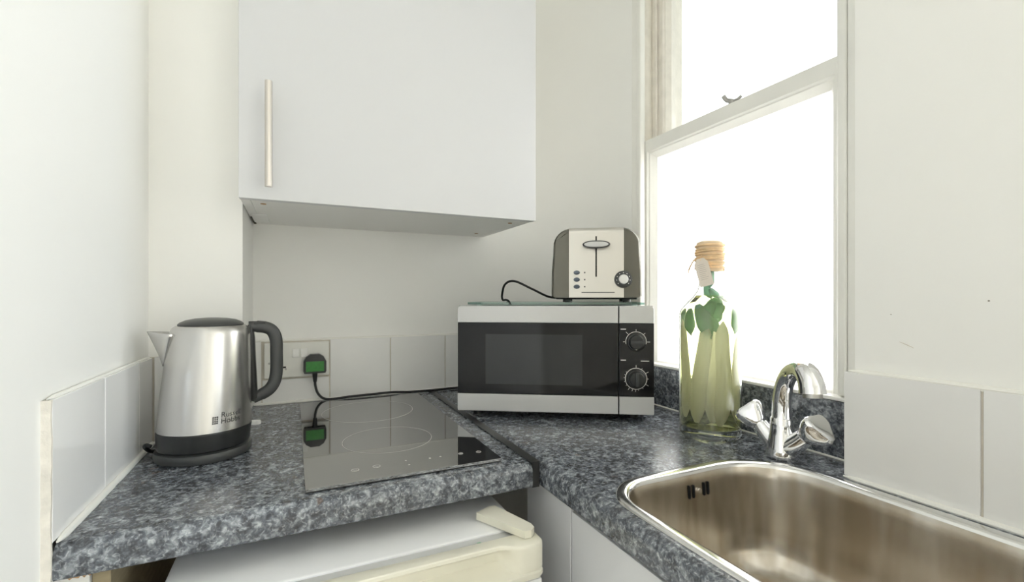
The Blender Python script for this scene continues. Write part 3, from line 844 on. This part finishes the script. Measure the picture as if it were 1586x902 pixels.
def ticks(cz, r0, angs, lens):
    bm = new()
    for a, l in zip(angs, lens):
        a = math.radians(a); ca, sa = math.cos(a), math.sin(a)
        q = 0.00045
        pts = [(dcx + ca * r0 - sa * q, cz + sa * r0 + ca * q), (dcx + ca * r0 + sa * q, cz + sa * r0 - ca * q), (dcx + ca * (r0 + l) + sa * q, cz + sa * (r0 + l) - ca * q), (dcx + ca * (r0 + l) - sa * q, cz + sa * (r0 + l) + ca * q)]
        prism(bm, pts, 'y', -0.0014, -0.0008)
    return bm
for cz, r, big in ((0.1672, 0.0192, False), (0.0905, 0.0200, True)):
    bm = new()
    A = [2 * PI * i / 40 for i in range(40)]
    lo = lambda q, y: [(dcx + q * math.cos(a), y, cz + q * math.sin(a)) for a in A]
    loft(bm, [lo(r, -0.0012), lo(r, -0.0035), lo(r * 0.93, -0.005), lo(r * 0.80, -0.0055), lo(r * 0.74, -0.0140), lo(r * 0.68, -0.0152)], True, True, True)
    k = part('dial', bm, M['black'], cp_o)
    bm = new()
    if big: box(bm, dcx - 0.0032, dcx + 0.0032, -0.0200, -0.0150, cz - 0.0135, cz + 0.0135, 0.0014, 2)
    else: box(bm, dcx - 0.0135, dcx + 0.0135, -0.0200, -0.0150, cz - 0.0032, cz + 0.0032, 0.0014, 2)
    part('grip', bm, M['dark'], k)
    bm = new()
    if big:
        ring(bm, (dcx, cz), r + 0.0014, r + 0.0026, -0.0008, 0.0006, 48, axis='y')
    else:
        n = 36
        for i in range(n):
            a0, a1 = math.radians(-12 + 204 * i / n), math.radians(-12 + 204 * (i + 1) / n)
            ra, rb = r + 0.0014, r + 0.0024
            prism(bm, [(dcx + ra * math.cos(a0), cz + ra * math.sin(a0)), (dcx + ra * math.cos(a1), cz + ra * math.sin(a1)), (dcx + rb * math.cos(a1), cz + rb * math.sin(a1)), (dcx + rb * math.cos(a0), cz + rb * math.sin(a0))], 'y', -0.0014, -0.0008)
    part('dial_scale', bm, M['white_mark'], cp_o, smooth=False)
    if big: t = ticks(cz, r + 0.0032, [90, 60, 30, 0, -30, -55, -78, -92, -108, -125, -145, -165, 175, 160, 145], [0.005, 0.002, 0.006, 0.002, 0.006, 0.002, 0.002, 0.004, 0.004, 0.005, 0.002, 0.002, 0.002, 0.002, 0.002])
    else: t = ticks(cz, r + 0.0032, [0, 45, 90, 135, 180], [0.006, 0.004, 0.004, 0.007, 0.004])
    part('dial_ticks', t, M['white_mark'], cp_o, smooth=False)
for x0, x1, z in ((dxs + 0.004, dxs + 0.015, 0.1935), (dxs + 0.004, dxs + 0.015, 0.1290), (dxs + 0.045, dxs + 0.062, 0.1275)):
    part('panel_mark', bx(x0, x1, -0.0013, -0.0009, z - 0.0009, z + 0.0009), M['white_mark'], cp_o, smooth=False)
bm = new(); cyl(bm, (dcx, -0.0056, 0.1672 - 0.0155), (dcx, -0.0062, 0.1672 - 0.0155), 0.0014, 10)
part('dial_pointer', bm, M['white_mark'], cp_o)

# glass board on top of the microwave
gb = root('glass_board', (mw.location.x, mw.location.y, WT + Z1 + 0.0003), mw.rotation_euler.z, 'thin green glass board lying on top of the microwave', 'glass board')
bm = new()
lp = rrect(-0.190, 0.192, 0.012, 0.200, (0.012,) * 4, 6)
loft(bm, [[(x, y, 0.0025) for x, y in lp], [(x, y, 0.0070) for x, y in lp]], True, True, True)
part('glass_plate', bm, M['board'], gb)
for x, y in ((-0.165, 0.030), (0.172, 0.030), (-0.165, 0.182), (0.172, 0.182)):
    bm = new(); cyl(bm, (x, y, 0), (x, y, 0.0025), 0.006, 14); part('rubber_pad', bm, M['white_plastic'], gb)

# ================================================================== TOASTER
ts = root('toaster', (0.6035, 0.846, WT + Z1 + 0.0077), math.radians(-34.5), 'steel and pewter two-slice toaster on top of the microwave', 'toaster')
TW, TZ0, TZ1, TD = 0.0990, 0.010, 0.1655, 0.175
def tprof(ins, half, n=8):
    """outer section (x,z) of a side shell, mirrored later: from bottom out, round the shoulder to the top"""
    pts = [(half - 0.003 - ins, TZ0)]
    pts.append((half - ins, TZ0 + 0.004))
    pts.append((half - 0.0005 - ins, TZ0 + 0.06))
    R = 0.040
    cxx, czz = half - R - 0.004, TZ1 - R
    pts.append((half - 0.0035 - ins, TZ0 + 0.095))
    for k in range(1, n + 1):
        a = (PI / 2) * k / n
        pts.append((cxx + (R - ins) * math.cos(a), czz + (R - ins) * math.sin(a)))
    return pts
for s, nm in ((-1, 'side_panel'), (1, 'side_panel')):
    bm = new()
    loops = []
    for y, ins in ((0.004, 0.006), (0.006, 0.0025), (0.011, 0.0), (TD - 0.02, 0.0), (TD - 0.008, 0.003), (TD, 0.009)):
        P = tprof(ins, TW)
        lp = [(s * x, y, z) for x, z in P] + [(s * 0.0598, y, TZ1 - ins), (s * 0.0598, y, TZ0)]
        loops.append(lp)
    loft(bm, loops, True, True, True)
    part(nm, bm, M['pewter'], ts, angle=40)
bm = new()
R = 0.013
sec = [(0.0, TZ0), (0.0, TZ1 - R)]
for k in range(1, 9):
    a = PI - (PI / 2) * k / 8
    sec.append((R + R * math.cos(a), TZ1 + 0.0008 - R + R * math.sin(a)))
sec += [(TD, TZ1 + 0.0008), (TD, TZ0)]
prism(bm, sec, 'x', -0.0597, 0.0597)
ce = part('centre_shell', bm, M['toaster_steel'], ts)
for x in (-0.026, 0.026):
    part('bread_slot', bx(x - 0.013, x + 0.013, 0.025, TD - 0.018, TZ1 + 0.0004, TZ1 + 0.0012), M['void'], ce, smooth=False)
part('lever_slot', bx(-0.0016, 0.0016, -0.0006, 0.002, 0.056, 0.1455), M['void'], ce, smooth=False)
def zt(v): return (461 - v) / 703.0 + 0.010          # photo row on the front -> height over the board
bm = new()
lp = []
A = [2 * PI * i / 40 for i in range(40)]
lo = lambda sx, sz, y: [(sx * (abs(math.cos(a)) ** 0.8) * (1 if math.cos(a) >= 0 else -1), y, 0.1262 + sz * math.sin(a)) for a in A]
loft(bm, [lo(0.022, 0.005, -0.0008), lo(0.0285, 0.0080, -0.006), lo(0.0300, 0.0088, -0.012), lo(0.0295, 0.0082, -0.0150)], True, True, True)
lv = part('lever', bm, M['dark'], ts)
bm = new(); loft(bm, [lo(0.0262, 0.0062, -0.0148), lo(0.0255, 0.0058, -0.0166), lo(0.0225, 0.0045, -0.0174)], True, True, True)
part('lever_cap', bm, M['silver'], lv)
for v in (422, 433, 444):
    z = zt(v); bm = new()
    lo2 = lambda sx, sz, y: [(-0.0425 + sx * math.cos(a), y, z + sz * math.sin(a)) for a in A]
    loft(bm, [lo2(0.0070, 0.0048, 0.0), lo2(0.0070, 0.0048, -0.001), lo2(0.0055, 0.0036, -0.0012), lo2(0.0052, 0.0034, -0.0035), lo2(0.004, 0.0024, -0.0042)], True, True, True)
    part('button', bm, M['button'], ts)
    part('button_mark', bx(-0.0265, -0.0235, -0.0004, 0.0004, z - 0.0016, z + 0.0016), M['dark'], ce, smooth=False)
part('crumb_tray_slot', bx(-0.032, 0.040, -0.0006, 0.0010, zt(453) - 0.0009, zt(453) + 0.0009), M['dark'], ce, smooth=False)
zk, xk = zt(433), 0.0580
bm = new()
lo3 = lambda r, y: [(xk + r * math.cos(a), y, zk + r * math.sin(a)) for a in A]
loft(bm, [lo3(0.0175, 0.010), lo3(0.0190, -0.003), lo3(0.0185, -0.0065), lo3(0.0160, -0.0080), lo3(0.0115, -0.0085)], True, True, True)
dk = part('browning_dial', bm, M['dark'], ts)
bm = new(); loft(bm, [lo3(0.0105, -0.0084), lo3(0.0103, -0.0150), lo3(0.0092, -0.0165)], True, True, True)
part('dial_cap', bm, M['knob_silver'], dk)
bm = new()
for i in range(9):
    a = math.radians(-40 + 260 * i / 8)
    cyl(bm, (xk + 0.0142 * math.cos(a), -0.0076, zk + 0.0142 * math.sin(a)), (xk + 0.0142 * math.cos(a), -0.0090, zk + 0.0142 * math.sin(a)), 0.0010, 8)
part('dial_numbers', bm, M['white_mark'], dk)
part('base', bx(-0.090, 0.090, 0.014, TD - 0.012, 0.0062, TZ0 + 0.002, 0.002, 1), M['black'], ts)
for x in (-0.066, 0.068):
    for y in (0.030, TD - 0.03):
        bm = new(); cyl(bm, (x, y, 0), (x, y, 0.008), 0.009, 18); part('foot', bm, M['black'], ts)
cb = [(-0.085, 0.12, 0.010), (-0.112, 0.085, 0.012), (-0.150, 0.055, 0.031), (-0.190, 0.045, 0.049), (-0.2150, 0.060, 0.042), (-0.2260, 0.080, 0.018), (-0.2290, 0.105, 0.0045), (-0.225, 0.135, 0.0040), (-0.220, 0.165, -0.006), (-0.210, 0.195, -0.05), (-0.19, 0.205, -0.235)]
bm = new(); tube(bm, catmull(cb, 8), 0.0027, 10); part('cable', bm, M['cable'], ts, label='thin dark grey cable')

# ================================================================== BOTTLE
bt_loc = Vector((0.714, 0.636, WT + 0.0003)); bt_rz = math.radians(-48.3)
bt = root('bottle', bt_loc, bt_rz, 'tall clear glass bottle of pale pickled peppers with raffia-wrapped neck', 'bottle')
bm = new()
prof = [(0.020, 0.004), (0.046, 0.0), (0.0530, 0.002), (0.0550, 0.007), (0.0550, 0.228), (0.0540, 0.234), (0.049, 0.243), (0.030, 0.263), (0.0225, 0.273), (0.0195, 0.285), (0.0190, 0.305), (0.0190, 0.335),
        (0.0165, 0.335), (0.0165, 0.305), (0.0170, 0.285), (0.0205, 0.271), (0.028, 0.260), (0.047, 0.240), (0.0518, 0.232), (0.0525, 0.226), (0.0525, 0.020), (0.049, 0.016), (0.02, 0.0155)]
lathe(bm, prof, 64, cap0=True, cap1=True)
gl = part('glass', bm, M['bottle_glass'], bt)
bm = new(); lathe(bm, [(0.049, 0.0165), (0.0518, 0.0205), (0.0518, 0.226), (0.0510, 0.2315), (0.0465, 0.2385), (0.030, 0.2560), (0.024, 0.2625)], 64)
part('oil', bm, M['liquid'], bt, label='pale yellow-green liquid')
# stopper wrapped in raffia
bm = new(); lathe(bm, [(0.0235, 0.309), (0.0240, 0.312), (0.0240, 0.358), (0.0225, 0.364), (0.016, 0.3670), (0.004, 0.3678)], 48)
ck = part('stopper', bm, M['cork'], bt, label='raffia-covered stopper')
bm = new()
turns = 9
pts = []
for i in range(turns * 28 + 1):
    a = 2 * PI * i / 28
    z = 0.3115 + 0.0465 * i / (turns * 28)
    pts.append(((0.0246 + 0.0005 * math.sin(a * 0.37)) * math.cos(a), (0.0246 + 0.0005 * math.sin(a * 0.37)) * math.sin(a), z + 0.0012 * math.sin(a * 0.61)))
tube(bm, pts, [0.0024 + 0.0005 * math.sin(i * 0.23) for i in range(len(pts))], 8)
part('raffia_binding', bm, M['raffia'], bt)
kn = Vector((-0.022, -0.0155, 0.333))
strands = [[(-0.010, -0.004, 0.003), (-0.018, -0.006, 0.001), (-0.028, -0.008, -0.004)],
           [(-0.008, -0.006, -0.004), (-0.015, -0.010, -0.012), (-0.022, -0.011, -0.022)],
           [(-0.006, -0.008, -0.006), (-0.011, -0.011, -0.016), (-0.015, -0.012, -0.028)],
           [(-0.007, -0.004, -0.005), (-0.012, -0.007, -0.015), (-0.0175, -0.008, -0.027)],
           [(-0.012, -0.002, 0.000), (-0.022, -0.003, -0.010), (-0.030, -0.004, -0.020)],
           [(0.010, -0.010, -0.003), (0.020, -0.011, -0.010), (0.028, -0.007, -0.019)]]
for sset in strands:
    bm = new(); tube(bm, catmull([kn] + [kn + Vector(q) for q in sset], 6), 0.0012, 6, flat=0.5)
    part('raffia_strand', bm, M['raffia'], bt)
# paper tag hung from the knot
bm = new()
tp_ = [(-0.006, 0.0), (0.006, 0.0), (0.0122, -0.009), (0.0122, -0.053), (-0.0122, -0.053), (-0.0122, -0.009)]
prism(bm, tp_, 'y', -0.0005, 0.0005)
tg = part('paper_tag', bm, M['tag'], bt, (-0.0165, -0.0275, 0.3320), (math.radians(-6), math.radians(-15), math.radians(-8)), smooth=False, label='blank-looking kraft paper tag')
tg['label'] = 'small kraft paper tag with faint writing'
bm = new()
random.seed(3)
for i in range(9):
    z = -0.012 - i * 0.0035
    box(bm, -0.0075, random.uniform(0.003, 0.0078), -0.00065, -0.0005, z - 0.00035, z + 0.00035)
part('faint_writing', bm, M['ink'], tg, smooth=False)
bm = new(); tube(bm, [(0, -0.0012, -0.004), (0.003, 0.004, 0.004), (0.004, 0.008, 0.009)], 0.0007, 6); part('tag_string', bm, M['raffia'], tg)

# peppers and leaves standing inside the bottle
def pepper(x, y, zb, zt_, r, bend, lean, label):
    bm = new()
    n = 16
    pts, rad = [], []
    for i in range(n + 1):
        t = i / n
        pts.append((x + lean * (t - 0.5) + bend * math.sin(PI * t * 1.6), y + 0.003 * math.sin(3 * t + x * 90), zb + (zt_ - zb) * t))
        rad.append(0.86 * r * (0.28 + 0.80 * (1 - (1 - min(1, t / 0.22)) ** 2)) * (1 - 0.30 * t) * (1 - max(0, (t - 0.86) / 0.14) ** 2 * 0.88))
    tube(bm, pts, rad, 14)
    o = part('pickled_pepper', bm, M['pepper'], loc=bt_loc, rot=(0, 0, bt_rz))
    tag(o, label, 'pepper', 'peppers in the bottle')
pepper(-0.0385, -0.006, 0.034, 0.218, 0.0100, 0.002, -0.004, 'leftmost pale pepper standing in the glass bottle')
pepper(-0.0125, -0.030, 0.030, 0.216, 0.0160, -0.002, 0.016, 'pale pepper below the big leaf in the middle of the bottle')
pepper(0.0200, -0.026, 0.026, 0.216, 0.0155, 0.004, 0.010, 'curved fat pale pepper at the front right inside the bottle')
pepper(0.0385, 0.006, 0.034, 0.195, 0.0090, -0.002, 0.002, 'thin pale pepper at the right edge inside the bottle')
pepper(0.005, 0.016, 0.026, 0.205, 0.0150, 0.002, 0.002, 'pale pepper at the back of the bottle between the front two')
def leaf(p, rot, L, Wd, label):
    bm = new()
    n = 10
    top = []
    for i in range(n + 1):
        t = i / n
        wd = Wd * math.sin(PI * min(1, t * 0.94 + 0.06)) ** 0.8 * (0.9 + 0.1 * math.cos(9 * t))
        z = -L * t
        y = 0.006 * math.sin(2.4 * t)
        top.append([(-wd, y + 0.003, z), (-wd * 0.5, y + 0.001, z), (0, y, z), (wd * 0.5, y + 0.001, z), (wd, y + 0.003, z)])
    loft(bm, top, False)
    o = part('leaf', bm, M['leaf'], loc=bt_loc + Matrix.Rotation(bt_rz, 3, 'Z') @ Vector(p), rot=(rot[0], rot[1], bt_rz + rot[2]))
    md = o.modifiers.new('t', 'SOLIDIFY'); md.thickness = 0.0006
    tag(o, label, 'leaf', 'green leaves in the bottle')
leaf((-0.020, -0.0440, 0.247), (0.02, -0.36, 0.1), 0.068, 0.0150, 'largest green leaf hanging over the pepper in the bottle')
leaf((-0.031, -0.030, 0.238), (0.0, -0.10, 0.4), 0.050, 0.012, 'narrow green leaf at the left shoulder of the bottle')
leaf((0.008, -0.034, 0.252), (0.0, 0.55, -0.1), 0.040, 0.012, 'short green leaf slanting right under the bottle shoulder')
leaf((0.036, -0.010, 0.238), (0.0, 0.05, -0.5), 0.046, 0.011, 'green leaf at the right shoulder of the bottle')
leaf((-0.006, 0.004, 0.288), (0.0, -0.25, 0.2), 0.040, 0.010, 'green leaf at the foot of the bottle neck')
leaf((0.006, -0.006, 0.310), (0.0, 0.1, 0.3), 0.034, 0.0085, 'green leaf inside the bottle neck below the raffia')
leaf((-0.012, -0.040, 0.236), (0.05, -0.62, 0.15), 0.052, 0.0115, 'slim green leaf crossing the front of the middle pepper')
leaf((0.022, -0.034, 0.246), (0.0, 0.85, -0.3), 0.036, 0.0125, 'green leaf lying flat under the right of the bottle shoulder')
leaf((-0.034, 0.008, 0.232), (0.0, 0.12, 0.7), 0.044, 0.0100, 'green leaf at the far left inside the bottle shoulder')
leaf((0.001, -0.012, 0.276), (0.1, -0.75, 0.3), 0.034, 0.0090, 'small green leaf curling left below the bottle neck')
leaf((0.010, 0.020, 0.250), (0.0, 0.25, 0.0), 0.050, 0.016, 'green leaf at the back of the bottle shoulder')

# ================================================================== WALL CABINET
CX0, CX1, CY0, CZ0, CZ1 = -0.088, 0.505, 0.946, CAMZ + 0.178, 2.10
wc = root('wall_cabinet', ((CX0 + CX1) / 2, WY, CZ0), 0, 'white wall cabinet with steel bar handle above the hob', 'cabinet')
def wcp(name, bm, mat, parent=None, **k):
    o = part(name, bm, mat, parent or wc, **k)
    if parent is None: inv(o, wc)
    return o
DY = CY0 + 0.018
wcp('side_panel', bx(CX0, CX0 + 0.016, DY + 0.002, WY - 0.001, CZ0, CZ1, 0.0006, 1), M['carcass'])
wcp('side_panel', bx(CX1 - 0.016, CX1, DY + 0.002, WY - 0.001, CZ0, CZ1, 0.0006, 1), M['carcass'])
bp = wcp('bottom_panel', bx(CX0 + 0.0165, CX1 - 0.0165, DY + 0.002, WY - 0.001, CZ0 + 0.0004, CZ0 + 0.016), M['carcass'])
wcp('top_panel', bx(CX0 + 0.0165, CX1 - 0.0165, DY + 0.002, WY - 0.001, CZ1 - 0.016, CZ1), M['carcass'])
dw = wcp('door', bx(CX0 - 0.001, CX1 + 0.001, CY0, DY, CZ0 - 0.001, CZ1, 0.0012, 2), M['laminate'])
hx, hy = -0.0405, CY0 - 0.032
bm = new(); cyl(bm, (hx, hy, CAMZ + 0.194), (hx, hy, CAMZ + 0.379), 0.0060, 24)
for z in (CAMZ + 0.217, CAMZ + 0.345): cyl(bm, (hx, hy, z), (hx, CY0 + 0.0005, z), 0.0045, 14)
part('bar_handle', bm, M['steel_bar'], dw, label='brushed steel bar handle')
for x, y in ((-0.053, 0.998), (-0.059, 1.190), (0.468, 1.006), (0.459, 1.209)):
    bm = new(); cyl(bm, (x, y, CZ0 - 0.0006), (x, y, CZ0 + 0.002), 0.0050, 16); part('screw_hole', bm, M['chip'], bp)
part('bracket', bx(-0.086 + 0.003, -0.052, 1.115, 1.225, CZ0 - 0.003, CZ0 - 0.0002, 0.0008, 1), M['white_plastic'], bp)
part('bracket_gap', bx(-0.0865, -0.0815, 1.16, 1.262, CZ0 - 0.0022, CZ0 - 0.0004), M['gap'], bp, smooth=False)

# ================================================================== FRIDGE
FX0, FX1, FZ = -0.140, 0.305, 0.830
fr = root('fridge', ((FX0 + FX1) / 2, 0.85, 0), 0, 'white undercounter fridge with yellowed cream door trim', 'fridge')
def frp(name, bm, mat, parent=None, **k):
    o = part(name, bm, mat, parent or fr, **k)
    if parent is None: inv(o, fr)
    return o
frp('cabinet', bx(FX0 + 0.003, FX1 - 0.006, 0.599, 1.12, 0.02, FZ, 0.004, 2), M['fridge'])
frp('gasket', bx(FX0 + 0.008, FX1 - 0.010, 0.580, 0.5985, 0.06, FZ - 0.003), M['gasket'], smooth=False)
fd = frp('door', bx(FX0, FX1 - 0.002, 0.547, 0.5795, 0.05, FZ - 0.0475, 0.003, 2), M['fridge'])
# cream cap: lofted section along x, scooped between two end blocks
bm = new()
secs = []
NX = 60
def sm(t): t = max(0, min(1, t)); return t * t * (3 - 2 * t)
for i in range(NX + 1):
    x = FX0 - 0.0005 + (FX1 - FX0) * i / NX
    e = min(x - FX0 + 0.0005, FX1 - 0.0005 - x)
    s = sm((e - 0.030) / 0.030)                   # 0 at the end blocks, 1 in the scoop
    er = 0.006 * (1 - math.sqrt(max(0, 1 - (1 - min(1, e / 0.010)) ** 2)))
    fy0 = 0.5445 + er
    zt1 = FZ + 0.0015
    secs.append([(x, 0.5795, zt1 - 0.001), (x, 0.5780, zt1), (x, fy0 + 0.003 + 0.0125 * s, zt1), (x, fy0 + 0.0012 + 0.0130 * s, zt1 - 0.0012), (x, fy0 + 0.0140 * s, zt1 - 0.005),
                 (x, fy0 + 0.0265 * s, zt1 - 0.014), (x, fy0 + 0.0285 * s, zt1 - 0.027), (x, fy0 + 0.0180 * s, zt1 - 0.0345), (x, fy0 + 0.0010, zt1 - 0.0365), (x, fy0 - 0.0014, zt1 - 0.0385), (x, fy0 - 0.0014, zt1 - 0.0430), (x, fy0 + 0.001, zt1 - 0.0470), (x, 0.5795, zt1 - 0.0470)])
loft(bm, secs, True, True, True)
frp('door_cap', bm, M['cream'], fd, angle=40, label='yellowed cream plastic handle trim')
bm = new()
hpoly = [(0.243, 0.640), (0.268, 0.652), (0.2775, 0.650), (0.3010, 0.578), (0.3005, 0.5665), (0.2930, 0.5600), (0.2830, 0.5605)]
prism(bm, hpoly, 'z', FZ + 0.0022, FZ + 0.0125, 0.0022)
frp('hinge_cover', bm, M['cream'], label='cream plastic hinge cover')
bm = new(); bmesh.ops.create_icosphere(bm, subdivisions=2, radius=0.0014); 
for v in bm.verts: v.co.x *= 2.2
crumb = tag(part('crumb', bm, M['leaf'], loc=(0.2255, 0.5840, FZ - 0.0016)), 'tiny green crumb lying in the fridge door gap', 'crumb')

# ================================================================== BASE UNIT UNDER THE SINK RUN
bu = root('base_cabinet', (0.56, 0.3, 0), 0, 'white base cabinet fronts below the sink worktop', 'cabinet')
def bup(name, bm, mat, parent=None, **k):
    o = part(name, bm, mat, parent or bu, **k)
    if parent is None: inv(o, bu)
    return o
fp = bup('filler_panel', bx(0.362, 0.380, 0.5705, 0.708, 0.10, 0.855, 0.0008, 1), M['laminate'])
part('raw_edge', bx(0.3625, 0.3795, 0.571, 0.7075, 0.8551, 0.8612), M['chip'], fp, smooth=False)
bup('door', bx(0.362, 0.380, 0.070, 0.5675, 0.10, 0.8515, 0.0012, 2), M['laminate'])
bup('door', bx(0.362, 0.380, -0.345, 0.067, 0.10, 0.8515, 0.0012, 2), M['laminate'])
bup('rail', bx(0.381, 0.395, -0.345, 0.56, 0.82, 0.8610), M['carcass'], smooth=False)
bup('plinth', bx(0.40, 0.418, -0.345, 0.708, 0.0, 0.098), M['laminate'], smooth=False)
bup('end_panel', bx(0.381, 0.70, 0.566, 0.582, 0.10, 0.745), M['carcass'], smooth=False)

# ---- supports at the left end of the worktop
sb = root('worktop_support', (-0.20, 0.8, 0), 0, 'pale wooden support boards under the left end of the worktop', 'support')
o = part('batten', bx(LX + 0.0005, -0.205, 0.662, 1.02, 0.0, 0.8612, 0.001, 1), M['gloss_paint'], sb, smooth=False); inv(o, sb)
o = part('board', bx(-0.2045, -0.188, 0.668, 1.02, 0.0, 0.8610, 0.001, 1), M['wood'], sb, smooth=False); inv(o, sb)
bm = new()
rows = []
for i in range(9):
    x = -0.222 + 0.020 * i / 8
    rows.append([(x, 0.6605, 0.8612), (x, 0.655, 0.8612), (x, 0.655, 0.8585 - 0.004 * abs(math.sin(i * 1.3))), (x, 0.6605, 0.858 - 0.004 * abs(math.sin(i * 1.3)))])
loft(bm, rows, True, True, True)
o = part('torn_edge', bm, M['chip'], sb, smooth=False); inv(o, sb)
